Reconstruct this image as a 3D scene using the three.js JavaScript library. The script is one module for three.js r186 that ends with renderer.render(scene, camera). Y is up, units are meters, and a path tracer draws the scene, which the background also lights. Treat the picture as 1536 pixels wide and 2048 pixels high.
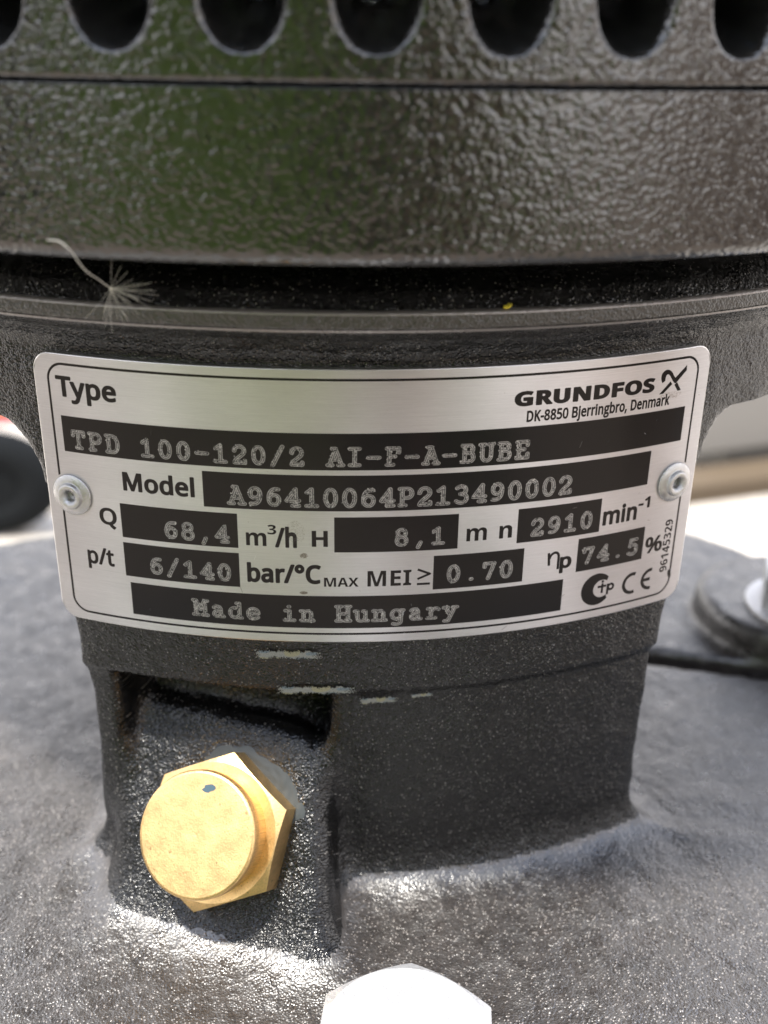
import * as THREE from 'three';
import { createNoise3D } from 'simplex-noise';

// ------------------------------------------------------------------ camera, sky, sun, exposure
const mm = 0.001;
const scene = new THREE.Scene();
const camera = new THREE.PerspectiveCamera(51.4, 768 / 1024, 0.01, 200);
camera.position.set(-0.012, 0.05528, 0.12269);
camera.up.set(0.02308, 0.91194, -0.40968);
camera.lookAt(-0.012 + 0.08703, 0.05528 - 0.41006, 0.12269 - 0.9079);
camera.focus = 0.136;
camera.userData.fStop = 17;
const renderer = new THREE.WebGLRenderer({ antialias: true });
renderer.setSize(768, 1024);
renderer.toneMapping = THREE.LinearToneMapping;
renderer.toneMappingExposure = 2.4;
renderer.shadowMap.enabled = true;

const rng = (a) => () => { a |= 0; a = a + 0x6D2B79F5 | 0; let t = Math.imul(a ^ a >>> 15, 1 | a); t = t + Math.imul(t ^ t >>> 7, 61 | t) ^ t; return ((t ^ t >>> 14) >>> 0) / 4294967296; };
const clamp = (x, a = 0, b = 1) => Math.min(b, Math.max(a, x));
const smooth = (a, b, x) => { const t = clamp((x - a) / (b - a)); return t * t * (3 - 2 * t); };
const noise3 = createNoise3D(rng(5));

{ // a bright summer sky with thin cloud, the same all round
  const w = 512, h = 256, d = new Float32Array(w * h * 4);
  for (let j = 0; j < h; j++) for (let i = 0; i < w; i++) {
    const lat = (j + 0.5) / h * Math.PI - Math.PI / 2, lon = (i + 0.5) / w * Math.PI * 2;
    const x = Math.cos(lat) * Math.cos(lon), y = Math.sin(lat), z = Math.cos(lat) * Math.sin(lon);
    let n = 0, a = 0.5, f = 2.2; for (let k = 0; k < 4; k++) { n += a * noise3(x * f, y * f * 2.2, z * f); a *= 0.5; f *= 2.1; }
    const c = smooth(-0.15, 0.55, n) * 0.75, t = Math.pow(clamp(y), 1.1), o = (j * w + i) * 4;
    const sky = [1.1 - 0.8 * t, 1.03 - 0.58 * t, 0.98 - 0.22 * t], cl = [1.05, 1.04, 1.03];
    for (let k = 0; k < 3; k++) d[o + k] = y < 0 ? [0.3, 0.28, 0.25][k] : 1.25 * (sky[k] * (1 - c) + cl[k] * c);
    d[o + 3] = 1;
  }
  const t = new THREE.DataTexture(d, w, h, THREE.RGBAFormat, THREE.FloatType);
  t.mapping = THREE.EquirectangularReflectionMapping; t.magFilter = THREE.LinearFilter; t.minFilter = THREE.LinearFilter; t.needsUpdate = true;
  scene.background = t; scene.environment = t;
}
const sun = new THREE.DirectionalLight(new THREE.Color(1, 0.95, 0.86), 3.9);
sun.position.set(-0.24, 0.95, 0.2).multiplyScalar(3);
sun.castShadow = true; sun.shadow.radius = 7; sun.shadow.mapSize.set(2048, 2048); sun.shadow.bias = -0.0003;
Object.assign(sun.shadow.camera, { left: -0.6, right: 0.6, top: 0.6, bottom: -0.6, near: 0.1, far: 8 });
scene.add(sun, sun.target);

// ------------------------------------------------------------------ helpers
const taken = new Map();
const numbered = (n) => { const k = taken.get(n) ?? 0; taken.set(n, k + 1); return k ? `${n}_${String(k).padStart(3, '0')}` : n; };
function tag(o, label, category, group) { o.name = numbered(o.name); o.userData.label = label; o.userData.category = category; if (group) o.userData.group = group; scene.add(o); return o; }
function struct(o) { o.userData.kind = 'structure'; scene.add(o); return o; }
function part(name, g, m, parent) { const o = new THREE.Mesh(g, m); o.name = name; o.castShadow = o.receiveShadow = true; if (parent) parent.add(o); return o; }
function group(name, x = 0, y = 0, z = 0) { const o = new THREE.Group(); o.name = name; o.position.set(x, y, z); return o; }
const lin = (r, g, b) => new THREE.Color().setRGB(r, g, b);

// periodic noises for tiling textures
function perlinTile(seed) {
  const r = rng(seed), P = new Float32Array(65536); for (let i = 0; i < 65536; i++) P[i] = r() * Math.PI * 2;
  return (x, y, p) => {
    const xi = Math.floor(x), yi = Math.floor(y), fx = x - xi, fy = y - yi;
    const g = (i, j, dx, dy) => { const a = P[((((i % p) + p) % p) * 251 + (((j % p) + p) % p) * 7919) & 65535]; return Math.cos(a) * dx + Math.sin(a) * dy; };
    const u = fx * fx * fx * (fx * (fx * 6 - 15) + 10), v = fy * fy * fy * (fy * (fy * 6 - 15) + 10);
    const a = g(xi, yi, fx, fy), b = g(xi + 1, yi, fx - 1, fy), c = g(xi, yi + 1, fx, fy - 1), d = g(xi + 1, yi + 1, fx - 1, fy - 1);
    return (a + (b - a) * u + (c + (d - c) * u - a - (b - a) * u) * v) * 1.4;
  };
}
function worleyTile(seed, p) {
  const r = rng(seed), X = new Float32Array(p * p), Y = new Float32Array(p * p), S = new Float32Array(p * p);
  for (let i = 0; i < p * p; i++) { X[i] = r(); Y[i] = r(); S[i] = r(); }
  return (x, y) => {
    const xi = Math.floor(x), yi = Math.floor(y); let f1 = 9, id = 0;
    for (let j = -1; j <= 1; j++) for (let i = -1; i <= 1; i++) {
      const k = ((yi + j + p) % p) * p + ((xi + i + p) % p), dx = xi + i + X[k] - x, dy = yi + j + Y[k] - y, d = dx * dx + dy * dy;
      if (d < f1) { f1 = d; id = k; }
    }
    return [Math.sqrt(f1), S[id]];
  };
}
function texOf(n, f, repeat, srgb = false) { // f(u, v) -> [r, g, b] or a number, 0..1
  const d = new Uint8Array(n * n * 4);
  for (let j = 0; j < n; j++) for (let i = 0; i < n; i++) {
    const c = f(i / n, j / n), o = (j * n + i) * 4;
    if (typeof c === 'number') d[o] = d[o + 1] = d[o + 2] = clamp(c) * 255; else for (let k = 0; k < 3; k++) d[o + k] = clamp(c[k]) * 255;
    d[o + 3] = 255;
  }
  const t = new THREE.DataTexture(d, n, n); t.wrapS = t.wrapT = THREE.RepeatWrapping; t.magFilter = THREE.LinearFilter; t.minFilter = THREE.LinearMipmapLinearFilter;
  t.generateMipmaps = true; if (srgb) t.colorSpace = THREE.SRGBColorSpace; t.repeat.set(repeat, repeat); t.needsUpdate = true; return t;
}
const pn = perlinTile(11), pn2 = perlinTile(23);
// sand-cast grain under thick enamel: 48 mm tile
const wc = worleyTile(3, 165), wc2 = worleyTile(8, 84);
const castH = (u, v) => {
  const [a, s] = wc(u * 165, v * 165), [b, s2] = wc2(u * 84, v * 84);
  return 0.3 + 0.36 * (1 - a) * (0.3 + 0.7 * s) + 0.2 * (1 - b) * s2 + 0.1 * pn(u * 60, v * 60, 60) + 0.08 * pn2(u * 24, v * 24, 24);
};
const castBump = texOf(1024, castH, 1 / 0.048);
const castColor = texOf(1024, (u, v) => { // black enamel with pale dust caught on single grains
  const [a, s] = wc(u * 165, v * 165), n = pn(u * 12, v * 12, 12) * 0.5 + pn2(u * 40, v * 40, 40) * 0.5;
  const speck = s > 0.9 && a < 0.32 ? 0.32 * (s - 0.86) * 10 : 0, m = 0.062 + 0.02 * n + 0.025 * pn2(u * 130, v * 130, 130);
  return [m + speck, m * 0.98 + speck * 0.97, m * 0.97 + speck * 0.92];
}, 1 / 0.048, true);
const castRough = texOf(512, (u, v) => [0, 0.42 + 0.16 * pn(u * 16, v * 16, 16) + 0.12 * pn2(u * 60, v * 60, 60), 0], 1 / 0.048);
// leathery orange-peel enamel of the motor: 64 mm tile
const wl = worleyTile(17, 112);
const peelBump = texOf(1024, (u, v) => {
  const wx = u + 0.006 * pn(u * 40, v * 40, 40), wy = v + 0.006 * pn2(u * 40, v * 40, 40);
  const [a, s] = wl(((wx % 1) + 1) % 1 * 112, ((wy % 1) + 1) % 1 * 112);
  const t = 1 - smooth(0.05, 0.75, a);
  return 0.3 + 0.26 * t * (0.35 + 0.65 * s) + 0.17 * pn(u * 52, v * 60, 52) + 0.1 * pn2(u * 130, v * 130, 130) + 0.1 * pn2(u * 18, v * 18, 18);
}, 1 / 0.064);
const peelColor = texOf(512, (u, v) => { const m = 0.1 + 0.02 * pn(u * 20, v * 20, 20) + 0.03 * pn2(u * 90, v * 90, 90); return [m, m, m * 0.97]; }, 1 / 0.064, true);

const castPaint = new THREE.MeshPhysicalMaterial({ color: 0xffffff, map: castColor, roughnessMap: castRough, roughness: 0.55, bumpMap: castBump, bumpScale: 0.0004, ior: 1.5 });
const dusty = texOf(1024, (u, v) => { // the flange is duller, with grit in its grain
  const [a, s] = wc(u * 165, v * 165), n = pn(u * 9, v * 9, 9) * 0.5 + pn2(u * 33, v * 33, 33) * 0.5;
  const speck = s > 0.9 && a < 0.34 ? 0.34 * s : 0, m = 0.175 + 0.05 * n + 0.05 * pn2(u * 120, v * 120, 120);
  return [m * 1.06 + speck, m * 0.98 + speck * 0.97, m * 0.93 + speck * 0.94];
}, 1 / 0.048, true);
const flangePaint = new THREE.MeshPhysicalMaterial({ color: 0xffffff, map: dusty, roughnessMap: castRough, roughness: 0.85, bumpMap: castBump, bumpScale: 0.00024, ior: 1.95 });
const peelPaint = new THREE.MeshPhysicalMaterial({ color: 0xffffff, map: peelColor, roughness: 0.2, bumpMap: peelBump, bumpScale: 0.00024, ior: 1.9 });

// ------------------------------------------------------------------ ground and surroundings
const groundY = -0.4;
const grit = perlinTile(41);
const concreteMap = texOf(512, (u, v) => { const m = 0.68 + 0.05 * grit(u * 6, v * 6, 6) + 0.05 * grit(u * 40, v * 40, 40) + 0.06 * grit(u * 150, v * 150, 150); return [m * 1.01, m * 0.97, m * 0.92]; }, 1, true);
{
  const g = new THREE.PlaneGeometry(120, 120); g.rotateX(-Math.PI / 2); const uv = g.attributes.uv; for (let i = 0; i < uv.count; i++) uv.setXY(i, uv.getX(i) * 120, uv.getY(i) * 120);
  const o = part('ground', g, new THREE.MeshStandardMaterial({ map: concreteMap, roughness: 0.9 })); o.position.y = groundY; struct(o);
}
const leafMats = [lin(0.22, 0.3, 0.03), lin(0.24, 0.42, 0.03), lin(0.07, 0.12, 0.03)].map((c) => new THREE.MeshPhysicalMaterial({ color: c, roughness: 0.6, transmission: 0.5, thickness: 0, side: THREE.DoubleSide }));
function leafCloud(n, seed, fn) { // many folded leaves spread through a volume; fn gives position
  const r = rng(seed), pos = [], M = new THREE.Matrix4(), e = new THREE.Euler(), p = new THREE.Vector3();
  const leaf = [[-0.5, 0, 0], [0, 0.18, 0.5], [0.5, 0, 0], [0, -0.02, -0.5]];
  const tri = [0, 1, 2, 0, 2, 3], v = new THREE.Vector3();
  for (let i = 0; i < n; i++) {
    const q = fn(r), s = 0.07 + 0.06 * r(); e.set(r() * 6.3, r() * 6.3, r() * 6.3); M.makeRotationFromEuler(e); p.set(...q);
    for (const k of tri) { v.fromArray(leaf[k]).multiplyScalar(s).applyMatrix4(M).add(p); pos.push(v.x, v.y, v.z); }
  }
  const g = new THREE.BufferGeometry(); g.setAttribute('position', new THREE.Float32BufferAttribute(pos, 3)); g.computeVertexNormals(); return g;
}
function hedge(x, z, w, h, d, turn, seed, mat, label) {
  const o = group('garden_hedge', x, groundY, z); o.rotation.y = turn;
  const f = (r) => { const a = r() - 0.5, b = r(), c = r() - 0.5, k = 1 + 0.1 * noise3(a * 5, b * 5, seed); return [a * w * k, 0.05 + b * h * k, c * d * k]; };
  part('foliage', leafCloud(Math.round(4200 + 1400 * w), seed, f), mat, o);
  const st = []; const r = rng(seed + 1); for (let i = 0; i < 9; i++) { const c = new THREE.CylinderGeometry(0.012, 0.025, h * 0.8, 7); c.translate((i / 8 - 0.5) * w * 0.9, h * 0.4, (r() - 0.5) * d * 0.4); st.push(c); }
  for (const c of st) part('stem', c, new THREE.MeshStandardMaterial({ color: lin(0.1, 0.07, 0.04), roughness: 0.9 }), o);
  tag(o, label, 'hedge');
}
hedge(0.06, 1.25, 0.26, 1.5, 0.3, 0, 75, leafMats[2], 'narrow dark bush standing alone in front of the grass bank');
{ // rendered wall to the right, mirrored as a warm grey in the paint and the plate
  const g = new THREE.BoxGeometry(4, 2.4, 0.2); const o = part('garden_wall', g, new THREE.MeshStandardMaterial({ color: lin(0.5, 0.4, 0.34), map: concreteMap, roughness: 0.9 }));
  o.position.set(2.35, groundY + 1.2, 1.9); o.rotation.y = -0.8; tag(o, 'warm grey rendered garden wall beside the pump', 'wall');
}
{ // brown-grey paving in front of the pump
  const g = new THREE.PlaneGeometry(10, 4.4); g.rotateX(-Math.PI / 2); const uv = g.attributes.uv; for (let i = 0; i < uv.count; i++) uv.setXY(i, uv.getX(i) * 10, uv.getY(i) * 4.4);
  const o = part('paving', g, new THREE.MeshStandardMaterial({ color: lin(0.5, 0.44, 0.4), map: concreteMap, roughness: 0.9 })); o.position.set(0, groundY + 0.004, 2.32); struct(o);
}
hedge(-0.7, 3.35, 3.4, 2.9, 0.6, 0.0, 87, leafMats[2], 'long dark green hedge closing the far side of the lawn');
{ // red-brown post, mirrored as the pinkish band down the plate
  const o = group('wooden_post', 0.235, groundY, 1.1), m = new THREE.MeshStandardMaterial({ color: lin(0.36, 0.17, 0.13), roughness: 0.8 });
  const g = new THREE.BoxGeometry(0.085, 1.5, 0.085); g.translate(0, 0.75, 0); part('shaft', g, m, o); const c = new THREE.ConeGeometry(0.07, 0.05, 4); c.rotateY(Math.PI / 4); c.translate(0, 1.525, 0); part('cap', c, m, o);
  tag(o, 'red-brown wooden post standing beside the dark bush', 'post');
}
function lawn(x0, x1, z0, z1, n, seed, slope = 0) {
  const g = new THREE.PlaneGeometry(x1 - x0, z1 - z0); g.rotateX(-Math.PI / 2); { const p = g.attributes.position; for (let i = 0; i < p.count; i++) p.setY(i, (p.getZ(i) + (z1 - z0) / 2) * slope); g.computeVertexNormals(); }
  const o = part('lawn', g, new THREE.MeshStandardMaterial({ color: lin(0.14, 0.22, 0.035), roughness: 0.95 })); o.position.set((x0 + x1) / 2, groundY + 0.009, (z0 + z1) / 2); o.name = numbered('lawn'); struct(o);
  const b = new THREE.BufferGeometry(); b.setAttribute('position', new THREE.Float32BufferAttribute([-0.004, 0, 0, 0.004, 0, 0, 0.012, 0.045, 0.006, 0, 0, -0.004, 0, 0, 0.004, -0.01, 0.05, 0], 3)); b.computeVertexNormals();
  const m = new THREE.InstancedMesh(b, new THREE.MeshPhysicalMaterial({ color: lin(0.3, 0.44, 0.045), roughness: 0.6, transmission: 0.4, thickness: 0, side: THREE.DoubleSide }), n), r = rng(seed), M = new THREE.Matrix4(), q = new THREE.Quaternion(), up = new THREE.Vector3(0, 1, 0);
  for (let i = 0; i < n; i++) { q.setFromAxisAngle(up, r() * 6.3); const s = 0.7 + 0.8 * r(); const bz = (z1 - z0) * r(); M.compose(new THREE.Vector3(x0 + (x1 - x0) * r(), groundY + 0.007 + bz * slope, z0 + bz), q, new THREE.Vector3(s, s, s)); m.setMatrixAt(i, M); }
  m.userData.kind = 'stuff'; m.name = numbered('grass_blades'); m.userData.label = seed < 200 ? 'short green grass covering the sloping bank in front of the pump' : 'short green grass covering the lawn behind the red hose'; m.userData.category = 'grass'; scene.add(m);
}
hedge(-2.6, 1.3, 2.8, 1.15, 0.5, 1.1, 83, leafMats[2], 'dark green hedge on the left side of the lawn');
lawn(-1.7, 0.72, 1.15, 3.0, 30000, 101, 0.8); lawn(-3, -0.05, -3.6, -1.2, 9000, 201);
// ------------------------------------------------------------------ the stool casting, meshed from a distance field (millimetres, axis at z = -98.4)
const R = 98.4, ZA = -98.4;
const smin = (a, b, k) => { const h = Math.max(k - Math.abs(a - b), 0) / k; return Math.min(a, b) - h * h * k * 0.25; };
const smax = (a, b, k) => -smin(-a, -b, k);
const FY = -62.5; // top of the base flange
const bn = [-0.3457, 0.5715, 0.7443], bu = [0.907, 0, 0.421], bv = [0.241, 0.821, -0.519], bc = [-22.4, -48.8, 1.2];
const ringP = [[88, 8.5], [98.4, 8.5], [98.4, 19.4], [99.2, 21.0], [101.2, 22.9], [103.6, 24.1], [105.6, 24.7], [106, 25.2], [106, 27.3], [105.5, 27.8], [104.2, 29.2], [102.2, 30.3], [98, 31], [88, 31]];
function poly2(p, x, y) {
  let d = 1e9, s = 1; const n = p.length;
  for (let i = 0, j = n - 1; i < n; j = i++) {
    const ax = p[i][0], ay = p[i][1], ex = p[j][0] - ax, ey = p[j][1] - ay, wx = x - ax, wy = y - ay, t = clamp((wx * ex + wy * ey) / (ex * ex + ey * ey));
    const bx = wx - ex * t, by = wy - ey * t; d = Math.min(d, bx * bx + by * by);
    const c1 = y >= ay, c2 = y < p[j][1], c3 = ex * wy > ey * wx; if ((c1 && c2 && c3) || (!c1 && !c2 && !c3)) s = -s;
  }
  return s * Math.sqrt(d);
}
function box3(px, py, pz, hx, hy, hz, r) {
  const qx = Math.abs(px) - hx + r, qy = Math.abs(py) - hy + r, qz = Math.abs(pz) - hz + r;
  return Math.hypot(Math.max(qx, 0), Math.max(qy, 0), Math.max(qz, 0)) + Math.min(Math.max(qx, qy, qz), 0) - r;
}
const boss = (x, y, z) => {
  const dx = x - bc[0], dy = y - bc[1], dz = z - bc[2];
  const u = dx * bu[0] + dy * bu[1] + dz * bu[2], v = dx * bv[0] + dy * bv[1] + dz * bv[2], n = dx * bn[0] + dy * bn[1] + dz * bn[2];
  return smax(smax(smax(n, v - 16.6, 3), -39.4 - x, 4), smax(smax(x + 7.0, -24 - n, 2), -30 - v, 2), 7);
};
function casting(x, y, z) {
  const r = Math.hypot(x, z - ZA), s = R * Math.atan2(x, z - ZA);
  // ring + pillar wall with window openings
  const ring = Math.max(poly2(ringP, r, y), -1e3);
  const half = 46.4 - 2.4 * smooth(4, -27, y) - 0.6 * smooth(-27, -33, y) + 0.4 * smooth(-48, -60, y);
  const ro = 98.4 - 1.1 * smooth(-26.8, -28.6, y);
  const slab = smax(r - ro, 85 - r, 1);
  const open = smin(Math.abs(s) - half, 9.2 - y, 11);
  let wall = smax(smax(slab, open, 1.3), y - 18, 1);
  // pocket around the plug
  const pocket = Math.max(Math.max(-38.6 - s, s + 7.4), y + 28.2, 87.5 - r);
  wall = smax(wall, -pocket, 2.2);
  let d = Math.min(ring, wall);
  if (y < 5) {
    const qx = Math.abs(x) - 107.5 + 41.5, qz = Math.abs(z + 26) - 101.5 + 41.5;
    const o2 = Math.hypot(Math.max(qx, 0), Math.max(qz, 0)) + Math.min(Math.max(qx, qz), 0) - 41.5;
    let f = smax(smax(y - FY, -80 - y, 2), o2, 3);
    // raised pad round the far bolt, and a cored slot beside it
    const pad = smax(Math.hypot(x - 97, z + 72) - 20, y - FY - 7, 3);
    f = smin(f, smax(pad, o2, 2), 2);
    const ex = 84 - 60, ez = -53.5 + 61, t = clamp(((x - 60) * ex + (z + 61) * ez) / (ex * ex + ez * ez));
    const slot = Math.max(Math.hypot(x - 60 - ex * t, z + 61 - ez * t) - 3.2, FY - 9 - y);
    f = smax(f, -slot, 1.5);
    d = smin(smin(d, f, 8), smin(boss(x, y, z), f, 7), 3.5);
  }
  if (Math.abs(d) < 2.5) d += 0.16 * noise3(x * 0.09, y * 0.09, z * 0.09) + 0.06 * noise3(x * 0.35, y * 0.35, z * 0.35);
  return d;
}
function axisSteps(list) { const a = []; for (const [from, to, step] of list) { const n = Math.round((to - from) / step); for (let i = 0; i < n; i++) a.push(from + (to - from) * i / n); } a.push(list[list.length - 1][1]); return new Float64Array(a); }
function surfaceNets(f, xs, ys, zs) {
  const nx = xs.length, ny = ys.length, nz = zs.length, V = new Float32Array(nx * ny * nz), at = (i, j, k) => (k * ny + j) * nx + i;
  for (let k = 0; k < nz; k++) for (let j = 0; j < ny; j++) for (let i = 0; i < nx; i++) V[at(i, j, k)] = f(xs[i], ys[j], zs[k]);
  const id = new Int32Array(nx * ny * nz).fill(-1), P = [], Q = [];
  const C = [[0, 0, 0], [1, 0, 0], [0, 1, 0], [1, 1, 0], [0, 0, 1], [1, 0, 1], [0, 1, 1], [1, 1, 1]], E = [[0, 1], [2, 3], [4, 5], [6, 7], [0, 2], [1, 3], [4, 6], [5, 7], [0, 4], [1, 5], [2, 6], [3, 7]];
  const val = new Float64Array(8);
  for (let k = 0; k < nz - 1; k++) for (let j = 0; j < ny - 1; j++) for (let i = 0; i < nx - 1; i++) {
    let m = 0; for (let c = 0; c < 8; c++) { val[c] = V[at(i + C[c][0], j + C[c][1], k + C[c][2])]; if (val[c] < 0) m |= 1 << c; }
    if (m === 0 || m === 255) continue;
    let x = 0, y = 0, z = 0, n = 0;
    for (const [a, b] of E) if ((val[a] < 0) !== (val[b] < 0)) {
      const t = val[a] / (val[a] - val[b]); n++;
      x += xs[i + C[a][0]] + (xs[i + C[b][0]] - xs[i + C[a][0]]) * t; y += ys[j + C[a][1]] + (ys[j + C[b][1]] - ys[j + C[a][1]]) * t; z += zs[k + C[a][2]] + (zs[k + C[b][2]] - zs[k + C[a][2]]) * t;
    }
    id[at(i, j, k)] = P.length / 3; P.push(x / n, y / n, z / n);
  }
  for (let k = 1; k < nz - 1; k++) for (let j = 1; j < ny - 1; j++) for (let i = 1; i < nx - 1; i++) {
    const a = V[at(i, j, k)] < 0;
    const q = (p0, p1, p2, p3, flip) => { if (p0 < 0 || p1 < 0 || p2 < 0 || p3 < 0) return; if (flip) Q.push(p0, p2, p1, p0, p3, p2); else Q.push(p0, p1, p2, p0, p2, p3); };
    if (a !== V[at(i + 1, j, k)] < 0) q(id[at(i, j - 1, k - 1)], id[at(i, j, k - 1)], id[at(i, j, k)], id[at(i, j - 1, k)], !a);
    if (a !== V[at(i, j + 1, k)] < 0) q(id[at(i - 1, j, k - 1)], id[at(i - 1, j, k)], id[at(i, j, k)], id[at(i, j, k - 1)], !a);
    if (a !== V[at(i, j, k + 1)] < 0) q(id[at(i - 1, j - 1, k)], id[at(i, j - 1, k)], id[at(i, j, k)], id[at(i - 1, j, k)], !a);
  }
  return [P, Q];
}
const stool = group('motor_stool', 0, 0, 0);
{
  const xs = axisSteps([[-112, -60, 2], [-60, -48, 1.1], [-48, 50, 0.75], [50, 62, 1.1], [62, 112, 1.6]]);
  const ys = axisSteps([[-83, -66, 1.6], [-66, 33, 0.75]]);
  const zs = axisSteps([[-131, -50, 2.2], [-50, -20, 1.1], [-20, 30, 0.75], [30, 80, 2]]);
  const [P, Q] = surfaceNets(casting, xs, ys, zs);
  const N = new Float32Array(P.length), e = 0.35;
  for (let i = 0; i < P.length; i += 3) {
    const x = P[i], y = P[i + 1], z = P[i + 2];
    const gx = casting(x + e, y, z) - casting(x - e, y, z), gy = casting(x, y + e, z) - casting(x, y - e, z), gz = casting(x, y, z + e) - casting(x, y, z - e), l = Math.hypot(gx, gy, gz) || 1;
    N[i] = gx / l; N[i + 1] = gy / l; N[i + 2] = gz / l;
  }
  const parts = { top_ring: [], pillar: [], plug_boss: [], base_flange: [] };
  for (let t = 0; t < Q.length; t += 3) {
    const v = [Q[t], Q[t + 1], Q[t + 2]]; let cx = 0, cy = 0, cz = 0, ny = 0;
    for (const k of v) { cx += P[k * 3] / 3; cy += P[k * 3 + 1] / 3; cz += P[k * 3 + 2] / 3; ny += N[k * 3 + 1] / 3; }
    const b = boss(cx, cy, cz) < 0.9 && cy > FY + 1.5;
    const name = b ? 'plug_boss' : cy > 14 || (cy > 7 && Math.abs(R * Math.atan2(cx, cz - ZA)) > 47) ? 'top_ring' : cy > FY + 3 && Math.hypot(cx, cz - ZA) < 101 && Math.abs(cx) < 52 ? 'pillar' : 'base_flange';
    const L = parts[name];
    for (const k of v) {
      const x = P[k * 3], y = P[k * 3 + 1], z = P[k * 3 + 2];
      let u, w; if (b) { u = x * bu[0] + z * bu[2]; w = x * bv[0] + y * bv[1] + z * bv[2]; } else if (Math.abs(ny) > 0.7) { u = x; w = -z; } else { u = R * Math.atan2(x, z - ZA); w = y; }
      L.push(x * mm, y * mm, z * mm, N[k * 3], N[k * 3 + 1], N[k * 3 + 2], u * mm, w * mm);
    }
  }
  for (const [name, L] of Object.entries(parts)) {
    const n = L.length / 8, p = new Float32Array(n * 3), nn = new Float32Array(n * 3), uv = new Float32Array(n * 2);
    for (let i = 0; i < n; i++) { for (let k = 0; k < 3; k++) { p[i * 3 + k] = L[i * 8 + k]; nn[i * 3 + k] = L[i * 8 + 3 + k]; } uv[i * 2] = L[i * 8 + 6]; uv[i * 2 + 1] = L[i * 8 + 7]; }
    const g = new THREE.BufferGeometry(); g.setAttribute('position', new THREE.BufferAttribute(p, 3)); g.setAttribute('normal', new THREE.BufferAttribute(nn, 3)); g.setAttribute('uv', new THREE.BufferAttribute(uv, 2));
    part(name, g, name === 'base_flange' ? flangePaint : castPaint, stool);
  }
  console.log('stool triangles', Q.length / 3);
}
function lathe(profile, seg, a0 = 0, a1 = Math.PI * 2) { // profile in mm [r, y]; smooth within, uv in metres round the axis
  const g = new THREE.LatheGeometry(profile.map(([r, y]) => new THREE.Vector2(r * mm, y * mm)), seg, a0, a1 - a0);
  const p = g.attributes.position, uv = g.attributes.uv; let len = [0];
  for (let i = 1; i < profile.length; i++) len.push(len[i - 1] + Math.hypot(profile[i][0] - profile[i - 1][0], profile[i][1] - profile[i - 1][1]) * mm);
  for (let i = 0; i < p.count; i++) uv.setXY(i, uv.getX(i) * (a1 - a0) * 0.1, len[i % profile.length]);
  return g;
}
{ // machined rim of the ring, worn to bare iron along its edges
  const bare = new THREE.MeshStandardMaterial({ color: lin(0.28, 0.26, 0.25), metalness: 0.8, roughness: 0.45, bumpMap: castBump, bumpScale: 0.0001 });
  const blackRim = new THREE.MeshPhysicalMaterial({ color: lin(0.03, 0.028, 0.026), roughness: 0.36, bumpMap: castBump, bumpScale: 0.0003, ior: 1.7 });
  const g = lathe([[105.6, 25.05], [106.12, 25.35], [106.2, 25.7], [106.2, 27.0]], 360); g.translate(0, 0, ZA * mm);
  const rim = part('machined_rim', g, blackRim, stool);
  const e = lathe([[106.21, 27.0], [106.18, 27.22], [105.95, 27.4], [105.7, 27.5]], 360); e.translate(0, 0, ZA * mm);
  part('worn_edge', e, bare, rim);
  const e2 = lathe([[105.9, 24.98], [106.1, 25.14], [106.17, 25.3]], 360); e2.translate(0, 0, ZA * mm); part('worn_edge', e2, bare, rim);
}
// paint smears scraped onto the band below the plate
{
  const c = document.createElement('canvas'); c.width = 512; c.height = 64; const x = c.getContext('2d'), r = rng(90), img = x.createImageData(512, 64);
  for (let j = 0; j < 64; j++) for (let i = 0; i < 512; i++) {
    const u = i / 512, v = j / 64, wob = 0.1 * noise3(u * 5, 3, 0), top = 0.40 + 0.1 * noise3(u * 9, 5, 4), q = Math.min((1 - Math.abs(v - 0.5 - wob) / top) * 1.6, u * 9, (1 - u) * 5);
    const n = 0.5 * noise3(u * 34, v * 5, 1) + 0.35 * noise3(u * 80, v * 12, 2) + 0.3 * (r() - 0.5), a = q + n * 1.1 > 0.36 ? 1 : 0, hue = noise3(u * 2.4, v * 0.8, 1), o = (j * 512 + i) * 4, k = 0.72 + 0.45 * r();
    const col = hue > 0.15 ? [172, 167, 134] : hue < -0.5 ? [134, 148, 152] : [160, 161, 152];
    for (let m = 0; m < 3; m++) img.data[o + m] = clamp(col[m] * k, 0, 255); img.data[o + 3] = a * 255;
  }
  x.putImageData(img, 0, 0);
  const t = new THREE.CanvasTexture(c); t.colorSpace = THREE.SRGBColorSpace;
  const m = new THREE.MeshStandardMaterial({ map: t, roughness: 0.8, alphaTest: 0.5, bumpMap: castBump.clone(), bumpScale: 0.0002 });
  for (const [s0, s1, y0, y1, rad] of [[-17.4, -8.2, -21.9, -20.3, 98.75], [-14.6, -3.6, -27.5, -26.0, 98.6], [-3.2, 2.2, -29.6, -28.4, 97.85], [4.0, 7.2, -28.9, -28.2, 97.85]]) {
    const g = new THREE.PlaneGeometry(1, 1, 24, 1), p = g.attributes.position;
    for (let i = 0; i < p.count; i++) { const a = (s0 + (s1 - s0) * (p.getX(i) + 0.5)) / R, y = y0 + (y1 - y0) * (p.getY(i) + 0.5); p.setXYZ(i, Math.sin(a) * rad * mm, y * mm, (Math.cos(a) * rad + ZA) * mm); }
    g.computeVertexNormals(); part('paint_smear', g, m, stool);
  }
}
tag(stool, 'black cast iron motor stool whose broad pillar carries the nameplate', 'pump');

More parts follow.
